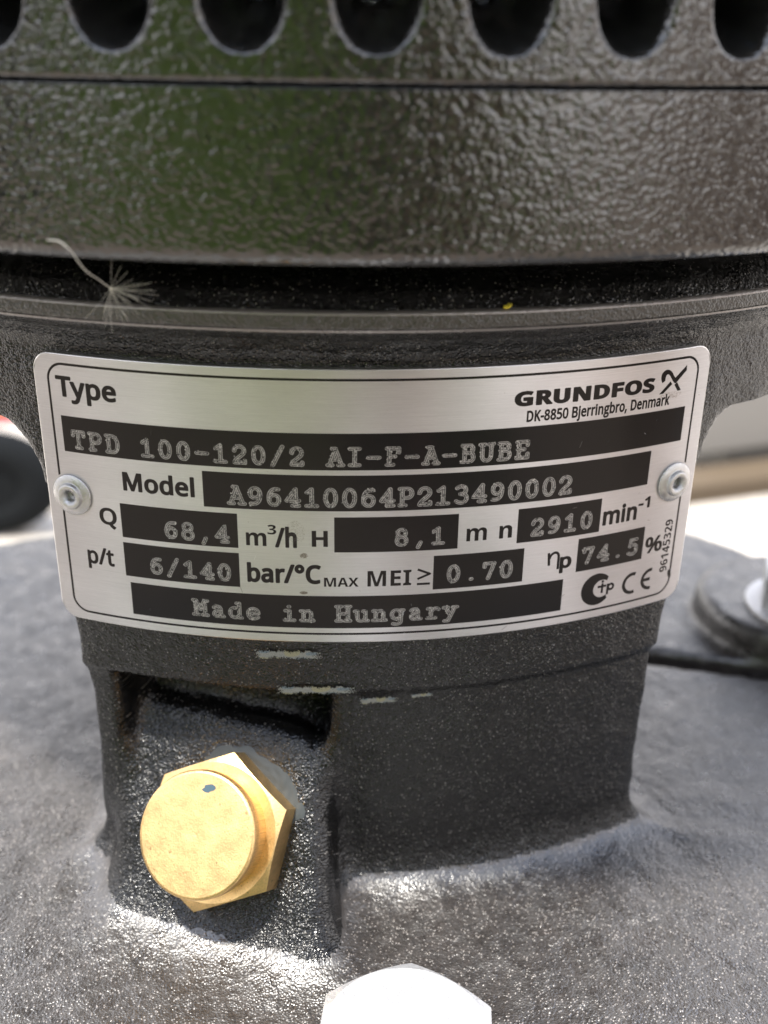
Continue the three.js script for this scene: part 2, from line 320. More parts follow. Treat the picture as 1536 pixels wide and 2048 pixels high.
// ------------------------------------------------------------------ the motor above
const motor = group('electric_motor', 0, 34 * mm, ZA * mm);
{
  const ends = lathe([[60, 0.6], [112, 0.3], [114.6, 0.1], [115.8, 0.35], [116.4, 1.0], [116.6, 1.9], [116.6, 8], [116.6, 16.55], [116.45, 16.7], [116.0, 16.72], [60, 16.75]], 720);
  part('mounting_flange', ends, peelPaint, motor);
  part('spigot', lathe([[70, -6], [94, -6], [94, 0.5]], 180), castPaint, motor);
  // one fin with half a gap on each side; sixty of them make the finned housing
  const pitch = Math.PI / 30, nu = 40, rows = []; for (let i = 0; i <= 34; i++) rows.push(16.95 + 9 * i / 34); rows.push(40, 120, 215);
  const P = [], U = [], I = [];
  for (let j = 0; j < rows.length; j++) for (let i = 0; i <= nu; i++) {
    const a = (i / nu - 0.5) * pitch, y = rows[j], d = (pitch / 2 - Math.abs(a)) * 116.6; // mm from the middle of the gap
    const yb = 20.0 + 0.16 * d * d; // round bottom of the gap
    const gap = smooth(0, 1, (4.3 - d) / 2.9) * smooth(0, 5.5, y - yb + 0.8);
    const edge = j === 0 ? 0.35 : j === 1 ? 0.06 : 0, r = 116.55 - edge - 13 * gap;
    P.push(Math.sin(a) * r * mm, y * mm, Math.cos(a) * r * mm); U.push(a * 0.1166, y * mm);
  }
  for (let j = 0; j < rows.length - 1; j++) for (let i = 0; i < nu; i++) { const k = j * (nu + 1) + i; I.push(k, k + 1, k + nu + 2, k, k + nu + 2, k + nu + 1); }
  const g = new THREE.BufferGeometry(); g.setAttribute('position', new THREE.Float32BufferAttribute(P, 3)); g.setAttribute('uv', new THREE.Float32BufferAttribute(U, 2)); g.setIndex(I); g.computeVertexNormals();
  for (let k = 0; k < 60; k++) { const uvShift = g; const f = part('fin', uvShift, peelPaint, motor); f.rotation.y = (k * 6 - 4.6) * Math.PI / 180 + 6 * Math.PI / 180; }
  part('frame_collar', lathe([[112, 48], [130, 48], [132, 50], [132, 76], [130, 78], [112, 78]], 180), peelPaint, motor);
  part('fan_cover', lathe([[116.5, 214], [118, 216], [118, 262], [112, 270], [1, 272]], 120), peelPaint, motor);
}
tag(motor, 'black finned electric motor standing on the stool above the nameplate', 'motor');

// ------------------------------------------------------------------ the nameplate
const plate = group('nameplate', 0, 0, 0);
{
  const HWp = 45, HHp = 18.87, W = 2048, S = W / (HWp * 2), Hc = Math.round(HHp * 2 * S);
  const mk = () => { const c = document.createElement('canvas'); c.width = W; c.height = Hc; const x = c.getContext('2d'); x.lineCap = 'round'; x.lineJoin = 'round'; return x; };
  const col = mk(), mat = mk(); // colour; (metal, roughness)
  const X = (x) => (x + HWp) * S, Y = (y) => (HHp - y) * S;
  { // bare aluminium with a fine horizontal brush
    const img = col.createImageData(W, Hc), r = rng(31), row = new Float32Array(Hc); for (let j = 0; j < Hc; j++) row[j] = r();
    for (let j = 0; j < Hc; j++) { let run = 0; for (let i = 0; i < W; i++) { run = run * 0.97 + (r() - 0.5) * 0.5; const o = (j * W + i) * 4, k = 218 + 5 * (row[j] - 0.5) + 5 * run + 6 * noise3(i * 0.004, j * 0.004, 5); img.data[o] = k; img.data[o + 1] = k * 0.985; img.data[o + 2] = k * 0.97; img.data[o + 3] = 255; } }
    col.putImageData(img, 0, 0);
  }
  mat.fillStyle = 'rgb(0,106,255)'; mat.fillRect(0, 0, W, Hc); // g = roughness, b = metalness
  const INK = 'rgb(24,22,22)', INKM = 'rgb(0,46,0)';
  const both = (f) => { for (const [x, c] of [[col, INK], [mat, INKM]]) { x.save(); x.fillStyle = c; x.strokeStyle = c; f(x); x.restore(); } };
  const bar = (x0, x1, y0, y1) => both((x) => x.fillRect(X(x0), Y(y1), (x1 - x0) * S, (y1 - y0) * S));
  bar(-41.6, 41.4, 5.9, 10.72); bar(-23.0, 36.5, 0.35, 5.2); bar(-34.4, -18.8, -5.2, -0.38); bar(-6.55, 9.3, -5.42, -0.5); bar(17.3, 29.4, -5.42, -0.55);
  bar(-34.45, -18.8, -10.87, -5.95); bar(6.25, 18.5, -11.22, -6.3); bar(26.4, 37.1, -11.02, -6.05); bar(-33.9, 24.6, -16.62, -11.8);
  // border line
  both((x) => { x.lineWidth = 0.3 * S; const bx = 42.85, by = 17.5, rr = 2.2; x.beginPath(); x.roundRect(X(-bx), Y(by), bx * 2 * S, by * 2 * S, rr * S); x.stroke(); });
  for (const [x, c] of [[col, 'rgb(214,211,207)'], [mat, 'rgb(0,106,255)']]) for (const s of [-1, 1]) { x.fillStyle = c; x.beginPath(); x.arc(X(41.17 * s), Y(-0.1), 3.05 * S, 0, 7); x.fill(); }
  both((x) => { x.beginPath(); x.ellipse(X(42.75), Y(-14.7), 0.3 * S, 0.75 * S, -0.3, 0, 7); x.fill(); });
  // plain lettering, fitted to the measured width and capital height
  const text = (str, x0, x1, yb, cap, weight = 'bold', extra = 0, capRatio = 0.714) => both((x) => {
    x.font = `${weight} 100px sans-serif`; const m = x.measureText(str), l = m.actualBoundingBoxLeft, w = m.actualBoundingBoxRight + l, sy = cap * S / (100 * capRatio), sx = (x1 - x0) * S / w;
    x.translate(X(x0), Y(yb)); x.scale(sx, sy); x.fillText(str, l, 0); if (extra) { x.lineWidth = extra; x.strokeText(str, l, 0); }
  });
  text('Type', -41.7, -33.6, 13.4, 2.45, 'normal', 7); text('Model', -33.6, -24.2, 1.62, 2.35, 'normal', 7);
  text('Q', -37.4, -35.1, -3.62, 2.2, 'normal', 6); text('p/t', -39.85, -36.05, -9.72, 2.35, 'normal', 6);
  text('m', -17.8, -15.15, -4.72, 2.35, 'bold'); text('3', -15.0, -13.85, -3.05, 1.35, 'bold'); text('/h', -13.95, -11.4, -4.72, 2.5, 'normal', 8);
  text('H', -9.4, -7.35, -4.62, 2.25); text('m', 10.4, 13.15, -4.5, 2.35); text('n', 14.8, 16.6, -4.5, 2.35);
  text('min', 29.95, 35.2, -4.5, 2.4, 'normal', 8); text('-1', 35.55, 37.3, -3.1, 1.5, 'normal', 8);
  text('bar/°C', -17.7, -8.4, -9.85, 2.45, 'normal', 8); text('MAX', -7.9, -3.45, -10.4, 1.3); text('MEI', -2.3, 3.4, -10.4, 2.25);
  both((x) => { x.lineWidth = 0.3 * S; x.lineCap = 'butt'; x.beginPath(); x.moveTo(X(4.2), Y(-8.15)); x.lineTo(X(5.8), Y(-8.85)); x.lineTo(X(4.2), Y(-9.55)); x.moveTo(X(4.15), Y(-10.3)); x.lineTo(X(5.85), Y(-10.3)); x.stroke(); });
  both((x) => { x.lineWidth = 0.36 * S; x.lineCap = 'butt'; x.beginPath(); x.moveTo(X(22.1), Y(-7.5)); x.lineTo(X(22.25), Y(-9.4)); x.moveTo(X(22.25), Y(-8.4)); x.bezierCurveTo(X(22.4), Y(-7.4), X(23.6), Y(-7.2), X(23.6), Y(-8.3)); x.lineTo(X(23.6), Y(-10.1)); x.stroke(); });
  text('p', 23.95, 25.5, -10.0, 2.05, 'normal', 8);
  text('%', 37.6, 40.5, -10.3, 2.3, 'normal', 6);
  both((x) => { x.translate(X(42.1), Y(-14.1)); x.rotate(-Math.PI / 2); x.font = 'bold 100px sans-serif'; const m = x.measureText('96145329'); x.scale(8.3 * S / m.width, 1.35 * S / 71.4); x.fillText('96145329', 0, 0); });
  text('GRUNDFOS', 15.8, 35.6, 13.55, 1.72, 'bold', 7); text('DK-8850 Bjerringbro, Denmark', 17.5, 38.45, 11.42, 1.38, 'normal', 7);
  // the crossed ribbon mark
  both((x) => {
    const poly = (p) => { x.beginPath(); p.forEach(([a, b], i) => i ? x.lineTo(X(a), Y(b)) : x.moveTo(X(a), Y(b))); x.closePath(); x.fill(); };
    x.beginPath(); x.moveTo(X(36.7), Y(15.75)); x.bezierCurveTo(X(37.3), Y(16.6), X(38.2), Y(16.2), X(38.7), Y(15.3)); x.lineTo(X(39.0), Y(14.95)); x.lineTo(X(40.75), Y(16.45)); x.lineTo(X(40.8), Y(15.75)); x.lineTo(X(39.2), Y(14.2)); x.bezierCurveTo(X(38.7), Y(14.2), X(38.3), Y(15.2), X(37.9), Y(15.5)); x.bezierCurveTo(X(37.4), Y(15.8), X(37.3), Y(15.2), X(37.35), Y(14.75)); x.lineTo(X(36.9), Y(14.5)); x.bezierCurveTo(X(36.6), Y(15), X(36.55), Y(15.4), X(36.7), Y(15.75)); x.fill();
    poly([[36.6, 13.0], [37.25, 13.0], [38.6, 14.15], [38.25, 14.55]]); poly([[39.0, 14.0], [39.4, 14.3], [40.2, 13.15], [39.65, 13.1]]);
  });
  // round mark: a heavy open C with a small cross and p
  both((x) => {
    x.beginPath(); x.arc(X(30.05), Y(-14.35), 2.45 * S, -0.75, 0.75, true); x.arc(X(30.85), Y(-14.35), 1.35 * S, 0.95, -0.95, false); x.closePath(); x.fill();
    x.lineWidth = 0.34 * S; x.lineCap = 'butt'; x.beginPath(); x.moveTo(X(30.2), Y(-14.05)); x.lineTo(X(31.6), Y(-14.05)); x.moveTo(X(30.95), Y(-13.6)); x.lineTo(X(30.95), Y(-15.1)); x.moveTo(X(31.85), Y(-13.8)); x.lineTo(X(31.85), Y(-15.5)); x.stroke();
    x.beginPath(); x.arc(X(32.35), Y(-14.35), 0.42 * S, 0, 7); x.stroke(); x.beginPath(); x.arc(X(30.95), Y(-13.3), 0.2 * S, 0, 7); x.fill();
  });
  both((x) => {
    x.lineWidth = 0.5 * S; x.lineCap = 'butt'; x.beginPath(); x.arc(X(36.0), Y(-14.6), 1.45 * S, -1.25, 1.25, true); x.stroke();
    x.beginPath(); x.arc(X(39.2), Y(-14.6), 1.45 * S, -1.45, 1.45, true); x.moveTo(X(37.8), Y(-14.6)); x.lineTo(X(39.15), Y(-14.6)); x.stroke();
  });
  // engraved typewriter lettering: single strokes with slab serifs, on a 0.8 x 1 cell
  const G = {
    T: 'M.08 .75L.08 1L.72 1L.72 .75M.4 1L.4 0M.25 0L.55 0', P: 'M.2 0L.2 1M.08 1L.45 1C.78 1 .78 .45 .45 .45L.2 .45M.08 0L.36 0', D: 'M.2 0L.2 1M.08 1L.4 1C.82 1 .82 0 .4 0L.08 0',
    1: 'M.16 .8L.4 1L.4 0M.14 0L.66 0', 0: 'M.4 1C.06 1 .06 0 .4 0C.74 0 .74 1 .4 1', '-': 'M.12 .45L.68 .45', 2: 'M.14 .72C.16 1.1 .68 1.08 .66 .7C.64 .45 .2 .3 .14 0L.68 0L.68 .14', '/': 'M.14 -.08L.66 1.08',
    A: 'M.24 1L.42 1L.1 0M.4 1L.72 0M.2 .34L.6 .34M0 0L.24 0M.56 0L.8 0', I: 'M.4 0L.4 1M.16 1L.64 1M.16 0L.64 0', F: 'M.2 0L.2 1M.08 1L.7 1L.7 .76M.2 .5L.5 .5M.08 0L.4 0',
    B: 'M.2 0L.2 1M.08 1L.44 1C.7 1 .7 .54 .44 .54L.2 .54M.44 .54C.76 .54 .76 0 .44 0L.08 0', U: 'M.04 1L.3 1M.5 1L.76 1M.16 1L.16 .3C.16 -.1 .64 -.1 .64 .3L.64 1', E: 'M.2 0L.2 1M.08 1L.68 1L.68 .78M.2 .52L.5 .52M.08 0L.7 0L.7 .24',
    9: 'M.64 .66C.6 .3 .16 .3 .16 .66C.16 1.1 .66 1.1 .65 .6C.65 .2 .5 -.02 .18 .04', 6: 'M.62 .96C.3 1.02 .14 .75 .15 .38C.14 -.1 .64 -.1 .65 .34C.64 .7 .2 .7 .16 .36', 4: 'M.54 0L.54 1L.1 .3L.7 .3M.38 0L.7 0', 3: 'M.16 .9C.3 1.06 .62 1.02 .62 .76C.62 .56 .46 .53 .34 .53C.52 .53 .68 .46 .67 .26C.65 -.06 .3 -.06 .13 .1',
    8: 'M.4 1C.12 1 .12 .54 .4 .54C.68 .54 .68 1 .4 1M.4 .54C.06 .54 .06 0 .4 0C.74 0 .74 .54 .4 .54', ',': 'M.44 .12L.3 -.2', '.': 'M.38 .06L.42 .06', 7: 'M.14 .78L.14 1L.68 1L.36 0', 5: 'M.62 1L.22 1L.19 .56C.4 .76 .68 .6 .66 .3C.64 -.06 .3 -.06 .12 .1',
    M: 'M.14 0L.14 1M0 1L.16 1L.4 .38L.64 1L.8 1M.66 1L.66 0M0 0L.28 0M.52 0L.8 0', a: 'M.18 .6C.3 .74 .56 .72 .56 .46L.56 0L.72 0M.56 .4C.1 .42 .1 .0 .34 0C.46 0 .56 .1 .56 .2', d: 'M.48 1L.62 1L.62 0L.74 0M.62 .5C.5 .76 .1 .72 .1 .34C.1 -.06 .5 -.1 .62 .18', e: 'M.12 .36L.68 .36C.68 .8 .12 .8 .12 .34C.12 -.06 .5 -.06 .66 .1',
    i: 'M.2 .66L.42 .66L.42 0M.16 0L.68 0M.39 .94L.41 .94', n: 'M.06 .66L.2 .66L.2 0M.06 0L.34 0M.2 .5C.34 .74 .62 .72 .62 .44L.62 0M.5 0L.74 0', H: 'M.14 0L.14 1M.66 0L.66 1M.14 .5L.66 .5M.02 1L.28 1M.52 1L.78 1M.02 0L.28 0M.52 0L.78 0', u: 'M.04 .66L.18 .66L.18 .2C.2 -.08 .5 -.06 .62 .14M.5 .66L.62 .66L.62 0L.76 0',
    g: 'M.74 .66L.6 .66L.6 -.1C.58 -.34 .24 -.32 .18 -.28M.6 .5C.48 .76 .1 .72 .1 .36C.1 0 .48 0 .6 .2', r: 'M.12 .66L.3 .66L.3 0M.1 0L.56 0M.3 .44C.4 .62 .6 .76 .72 .58', y: 'M.02 .66L.26 .66M.54 .66L.78 .66M.14 .66L.42 .06M.66 .66L.36 -.1C.28 -.3 .2 -.28 .08 -.28M.08 -.28L.3 -.28',
  };
  const er = rng(77);
  const glyph = (x, g) => { const t = g.match(/[MLC]|-?\d*\.?\d+/g); let i = 0; x.beginPath(); while (i < t.length) { const c = t[i++]; if (c === 'M') x.moveTo(+t[i++], +t[i++]); else if (c === 'L') x.lineTo(+t[i++], +t[i++]); else x.bezierCurveTo(+t[i++], +t[i++], +t[i++], +t[i++], +t[i++], +t[i++]); } };
  const engrave = (str, xc, pitch, yb, cap) => {
    [...str].forEach((ch, i) => {
      if (ch === ' ') return;
      for (const [x, tones] of [[col, ['rgb(178,172,164)', 'rgb(84,80,76)', 'rgb(184,178,170)']], [mat, ['rgb(0,120,120)', 'rgb(0,120,60)', 'rgb(0,120,120)']]]) {
        x.save(); x.translate(X(xc + i * pitch) - 0.4 * cap * S * 1.1, Y(yb)); x.scale(cap * S * 1.1, -cap * S);
        [0.235, 0.15, 0.05].forEach((w, k) => { glyph(x, G[ch]); x.lineWidth = w; x.strokeStyle = tones[k]; x.stroke(); }); x.restore();
      }
      // the burnt edge is a row of tiny dots: break it up
      for (let k = 0; k < 110; k++) { const px = X(xc + i * pitch) + (er() - 0.5) * cap * S * 0.95, py = Y(yb) - (er() * 1.3 - 0.2) * cap * S, rad = 1 + er() * 1.5; const d = col.getImageData(Math.round(px), Math.round(py), 1, 1).data; if (d[0] > 55) { const k2 = 40 + er() * 165; col.fillStyle = `rgb(${k2},${k2 * 0.97},${k2 * 0.92})`; col.beginPath(); col.arc(px, py, rad, 0, 7); col.fill(); } }
    });
  };
  engrave('TPD 100-120/2 AI-F-A-BUBE', -39.4, 2.359, 6.6, 2.15); engrave('A96410064P213490002', -18.75, 2.355, 1.05, 2.25); engrave('68,4', -27.6, 2.25, -4.45, 2.15); engrave('6/140', -30.0, 2.3, -9.95, 2.15);
  engrave('8,1', 2.0, 2.36, -4.5, 2.15); engrave('2910', 20.1, 2.4, -4.5, 2.2); engrave('0.70', 8.95, 2.4, -10.2, 2.2); engrave('74.5', 28.1, 2.42, -9.9, 2.2); engrave('Made in Hungary', -24.3, 2.36, -15.5, 2.15);
  // handling marks: small scuffs and dust
  for (let k = 0; k < 46; k++) { const px = er() * W, py = er() * Hc, l = er() * er() * 26, a = er() * 6.3; col.strokeStyle = `rgba(${er() < 0.6 ? '245,243,240' : '120,112,105'},${0.2 + 0.5 * er()})`; col.lineWidth = 0.8 + er() * 1.2; col.beginPath(); col.moveTo(px, py); col.lineTo(px + Math.cos(a) * l, py + Math.sin(a) * l); col.stroke(); }
  const stain = (mx, my, w, h) => { for (let k = 0; k < 240; k++) { const a = er() * 6.3, q = Math.sqrt(er()), px = X(mx) + Math.cos(a) * q * w * S, py = Y(my) + Math.sin(a) * q * h * S; col.fillStyle = `rgba(128,118,108,${0.1 + 0.25 * er()})`; col.fillRect(px, py, 1 + er() * 3, 1 + er() * 2); } };
  stain(-11.5, -2.6, 1.2, 1.6); stain(-10.5, -5.9, 0.5, 0.35); stain(-10.6, -11.3, 0.5, 0.2); stain(38.5, 12.7, 1.8, 0.5);
  const tc = new THREE.CanvasTexture(col.canvas); tc.colorSpace = THREE.SRGBColorSpace; const tm = new THREE.CanvasTexture(mat.canvas);
  for (const t of [tc, tm]) { t.anisotropy = 8; }
  const face = new THREE.MeshPhysicalMaterial({ color: lin(0.82, 0.835, 0.87), map: tc, metalnessMap: tm, roughnessMap: tm, metalness: 1, roughness: 1, specularIntensity: 0.6, anisotropy: 0.75, anisotropyRotation: Math.PI / 2 });
  const edgeM = new THREE.MeshStandardMaterial({ color: lin(0.72, 0.7, 0.68), metalness: 1, roughness: 0.35 });
  const put = (x, y, lift) => { const a = x / R, r = R + lift; return [Math.sin(a) * r * mm, y * mm, (Math.cos(a) * r + ZA) * mm]; };
  const cr = 2.6, ext = (x, inset) => { const ax = Math.abs(x), c = HWp - cr; return ax <= c ? HHp - inset : HHp - cr + Math.sqrt(Math.max(0, (cr - inset) ** 2 - (ax - c) ** 2)); };
  const xsP = []; { const ins = 0.18, n = 150; for (let i = 0; i <= n; i++) xsP.push((HWp - ins) * -Math.cos(Math.PI * i / n) * 0.35 + (i / n * 2 - 1) * (HWp - ins) * 0.65); }
  const P = [], U = [], Nn = [], I = [];
  xsP.forEach((x, i) => { const e = ext(x, 0.18); for (const y of [-e, e]) { P.push(...put(x, y, 0.75)); Nn.push(Math.sin(x / R), 0, Math.cos(x / R)); U.push((x + HWp) / (2 * HWp), (y + HHp) / (2 * HHp)); } if (i) { const k = (i - 1) * 2; I.push(k, k + 2, k + 3, k, k + 3, k + 1); } });
  const g = new THREE.BufferGeometry(); g.setAttribute('position', new THREE.Float32BufferAttribute(P, 3)); g.setAttribute('normal', new THREE.Float32BufferAttribute(Nn, 3)); g.setAttribute('uv', new THREE.Float32BufferAttribute(U, 2)); g.setIndex(I);
  part('printed_face', g, face, plate);
  // rolled edge and thickness
  const loop = (inset) => { const q = [], c = HWp - cr, d = HHp - cr, rr = cr - inset; for (const [sx, sy, a0] of [[1, 1, 0], [-1, 1, 90], [-1, -1, 180], [1, -1, 270]]) { for (let k = 0; k <= 10; k++) { const a = (a0 + 9 * k) * Math.PI / 180; q.push([sx * c + Math.cos(a) * rr, sy * d + Math.sin(a) * rr]); } if (sx * sy > 0) { const y = sy * (HHp - inset); for (let k = 1; k < 60; k++) q.push([sx * c * (1 - 2 * k / 60), y]); } } return q; };
  const rings = [[0.18, 0.75], [0.06, 0.7], [0, 0.58], [0, -0.4]], EP = [], EI = []; let n = 0;
  for (const [ins, lift] of rings) { const q = loop(ins); n = q.length; for (const [x, y] of q) EP.push(...put(x, y, lift)); }
  for (let j = 0; j < rings.length - 1; j++) for (let i = 0; i < n; i++) { const a = j * n + i, b = j * n + (i + 1) % n; EI.push(a, a + n, b, b, a + n, b + n); }
  const eg = new THREE.BufferGeometry(); eg.setAttribute('position', new THREE.Float32BufferAttribute(EP, 3)); eg.setIndex(EI); eg.computeVertexNormals(); part('plate_edge', eg, edgeM, plate);
  // two pop rivets
  const alu = new THREE.MeshStandardMaterial({ color: lin(0.47, 0.465, 0.46), metalness: 1, roughness: 0.22, bumpMap: castBump, bumpScale: 0.00004 });
  const dark = new THREE.MeshStandardMaterial({ color: lin(0.2, 0.19, 0.18), metalness: 0.8, roughness: 0.5 });
  for (const s of [-1, 1]) {
    const a = s * 41.17 / R, rv = group('rivet', ...put(s * 41.17, -0.1, 0.72)); rv.rotation.y = a; plate.add(rv);
    const lg = (p) => { const q = lathe(p, 64); q.rotateX(Math.PI / 2); return q; };
    const h = part('rivet_head', lg([[2.7, -0.05], [2.82, 0.05], [2.84, 0.2], [2.72, 0.34], [2.3, 0.5], [1.95, 0.62], [1.86, 0.6], [1.78, 0.68], [1.7, 0.95], [1.6, 1.08], [1.4, 1.13], [1.2, 1.1], [0.98, 1.02], [0.86, 0.84], [0.74, 0.78], [0.66, 0.5], [0.62, -0.2]]), alu, rv);
    part('mandrel_stub', lg([[0.63, -0.1], [0.35, 0.0], [0.0, 0.08]]), dark, h);
  }
}
tag(plate, 'curved aluminium nameplate with black printed fields riveted to the pillar', 'nameplate');

// ------------------------------------------------------------------ the brass plug
function hexHead(acrossFlats, h, chamfer, seg = 16) { // axis +y, base at 0; rings of [fraction, height]
  const ri = acrossFlats / 2, P = [], I = [], n = 6 * seg, rc = ri * 0.985;
  const hexR = (a) => { const b = ((a % (Math.PI / 3)) + Math.PI / 3) % (Math.PI / 3) - Math.PI / 6; return ri / Math.cos(b); };
  const rings = [[1, 0], [1, -1], [0, -2], [0, -3]];
  for (let i = 0; i < n; i++) {
    const a = i / n * Math.PI * 2, R1 = hexR(a), yc = h - (R1 - rc) * chamfer;
    for (const [r, y] of [[R1, 0], [R1, yc], [R1, yc], [rc, h], [rc, h], [0.0001, h]]) P.push(Math.cos(a) * r * mm, y * mm, -Math.sin(a) * r * mm);
  }
  for (let i = 0; i < n; i++) { const a = i * 6, b = ((i + 1) % n) * 6; for (const k of [0, 2, 4]) I.push(a + k, b + k, b + k + 1, a + k, b + k + 1, a + k + 1); }
  let g = new THREE.BufferGeometry(); g.setAttribute('position', new THREE.Float32BufferAttribute(P, 3)); g.setIndex(I);
  const uv = []; for (let i = 0; i < P.length; i += 3) uv.push(P[i] + 0.02, P[i + 1] * 0.7 - P[i + 2] + 0.02); g.setAttribute('uv', new THREE.Float32BufferAttribute(uv, 2));
  g = g.toNonIndexed(); g.computeVertexNormals(); return g;
}
const scuff = texOf(512, (u, v) => 0.5 + 0.2 * pn(u * 30, v * 30, 30) + 0.2 * pn2(u * 90, v * 90, 90), 1 / 0.02);
const brassMap = texOf(512, (u, v) => { const n = pn(u * 9, v * 9, 9), f = pn2(u * 60, v * 60, 60), g = pn2(u * 22, v * 22, 22), k = 0.9 + 0.1 * n + 0.06 * f, pit = (f > 0.55 && n > 0.02) || g > 0.72 ? 0.8 : 1; return [k * 0.99 * pit, k * 0.83 * pit, k * 0.58 * pit]; }, 1 / 0.02, true);
const brass = new THREE.MeshPhysicalMaterial({ map: brassMap, metalness: 1, roughness: 0.4, bumpMap: scuff, bumpScale: 0.00004 });
{
  const o = group('brass_plug', bc[0] * mm, bc[1] * mm, bc[2] * mm);
  o.quaternion.setFromUnitVectors(new THREE.Vector3(0, 1, 0), new THREE.Vector3(...bn).normalize());
  { // smear of grey sealant squeezed out above and beside the hexagon
    const n = 60, k = 14, P = [], I = []; for (let i = 0; i <= n; i++) { const a = -0.75 + 3.0 * i / n, e = Math.sin(Math.PI * i / n), w = 9.2 + (3.6 + 0.7 * noise3(i * 0.12, 1, 9)) * Math.pow(e, 0.5); for (let j = 0; j <= k; j++) { const q = j / k, r = 8.6 + (w - 8.6) * q; P.push(Math.cos(a) * r * mm, (-0.3 + (0.75 * e + 0.12 * noise3(i * 0.3, j * 0.3, 2)) * Math.pow(1 - q * q, 0.7)) * mm, -Math.sin(a) * r * mm); } }
    for (let i = 0; i < n; i++) for (let j = 0; j < k; j++) { const a = i * (k + 1) + j; I.push(a, a + 1, a + k + 2, a, a + k + 2, a + k + 1); }
    const g = new THREE.BufferGeometry(); g.setAttribute('position', new THREE.Float32BufferAttribute(P, 3)); g.setIndex(I); g.computeVertexNormals();
    part('sealant_smear', g, new THREE.MeshPhysicalMaterial({ color: lin(0.03, 0.036, 0.037), roughness: 0.6, bumpMap: castBump, bumpScale: 0.0001, side: THREE.DoubleSide }), o);
  }
  const hx = part('hex_head', hexHead(19.2, 4.6, 0.5), brass, o); hx.position.y = 0; hx.rotation.y = 0.06;
  const cap = part('round_cap', lathe([[8.1, 4.4], [8.1, 7.4], [8.4, 7.7], [8.5, 8.0], [8.5, 9.3], [8.35, 9.58], [8.0, 9.68], [4, 9.7], [0.4, 9.7], [0, 9.64]], 128), brass, o);
  { const p = cap.geometry.attributes.position, uv = cap.geometry.attributes.uv; for (let i = 0; i < p.count; i++) if (p.getY(i) > 9.5 * mm) uv.setXY(i, p.getX(i) + 0.01, p.getZ(i) + 0.01); }
  part('blue_paint_fleck', (() => { const s = new THREE.Shape(); const r = rng(4); for (let i = 0; i < 14; i++) { const a = i / 14 * 6.283, q = (0.55 + 0.4 * r()) * mm; i ? s.lineTo(Math.cos(a) * q * 1.2, Math.sin(a) * q * 0.75) : s.moveTo(q, 0); } const g = new THREE.ExtrudeGeometry(s, { depth: 0.03 * mm, bevelEnabled: false }); g.rotateX(-Math.PI / 2); g.translate(3.0 * mm, 9.7 * mm, -5.6 * mm); return g; })(), new THREE.MeshStandardMaterial({ color: lin(0.04, 0.075, 0.1), roughness: 0.7 }), cap);
  tag(o, 'brass plug with round cap and hexagon, screwed into the slanted boss', 'plug');
}
// ------------------------------------------------------------------ zinc bolts
{
  const zincMap = texOf(256, (u, v) => { const k = 0.84 + 0.05 * pn(u * 8, v * 8, 8) + 0.06 * pn2(u * 40, v * 40, 40); return [k, k, k * 1.01]; }, 1 / 0.02, true);
  const zinc = new THREE.MeshPhysicalMaterial({ map: zincMap, metalness: 0.75, roughness: 0.48, bumpMap: scuff, bumpScale: 0.00006 });
  const markM = new THREE.MeshStandardMaterial({ color: lin(0.5, 0.5, 0.52), metalness: 0.7, roughness: 0.55 });
  const make = () => {
    const b = group('zinc_bolt');
    part('washer', lathe([[6, 0], [13.5, 0], [13.5, 1.6], [13.2, 1.8], [6, 1.8]], 64), zinc, b);
    const h = part('bolt_head', hexHead(20.4, 8, 0.55), zinc, b); h.position.y = 1.8 * mm; h.rotation.y = 0.35;
    for (const [x, z, r, a0, l] of [[-1.6, -5.6, 0.55, 0.6, 4], [0.6, -5.4, 0.3, 0, 5], [2.2, -4.4, 0.5, 2.2, 4.2], [2.2, -2.9, 0.75, 0.4, 3], [3.6, -4.9, 0.3, 1, 4]]) { const g = new THREE.TorusGeometry(r * mm, 0.07 * mm, 5, 14, l); g.rotateX(-Math.PI / 2); g.rotateY(a0); g.translate(x * mm, 8.02 * mm, z * mm); part('stamped_mark', g, markM, h); }
    return b;
  };
  const b = make(); b.position.set(0, (FY + 0.05) * mm, 34.2 * mm); tag(b, 'pale zinc bolt head in front of the plug boss and pillar', 'bolt', 'flange bolts');
  const c = b.clone(); c.name = 'zinc_bolt'; c.rotation.y = 0.8; c.position.set(97.5 * mm, (FY + 7) * mm, -66 * mm); tag(c, 'zinc bolt on the raised pad near the rear edge of the flange', 'bolt', 'flange bolts');
}
// ------------------------------------------------------------------ pump housing under the flange
{
  const o = group('pump_housing', 0, groundY, -0.026);
  part('volute', lathe([[1, 0], [95, 0], [100, 8], [100, 120], [88, 220], [78, 280], [76, 319.6]], 96), castPaint, o);
  tag(o, 'black pump housing below the bolted flange', 'pump');
}
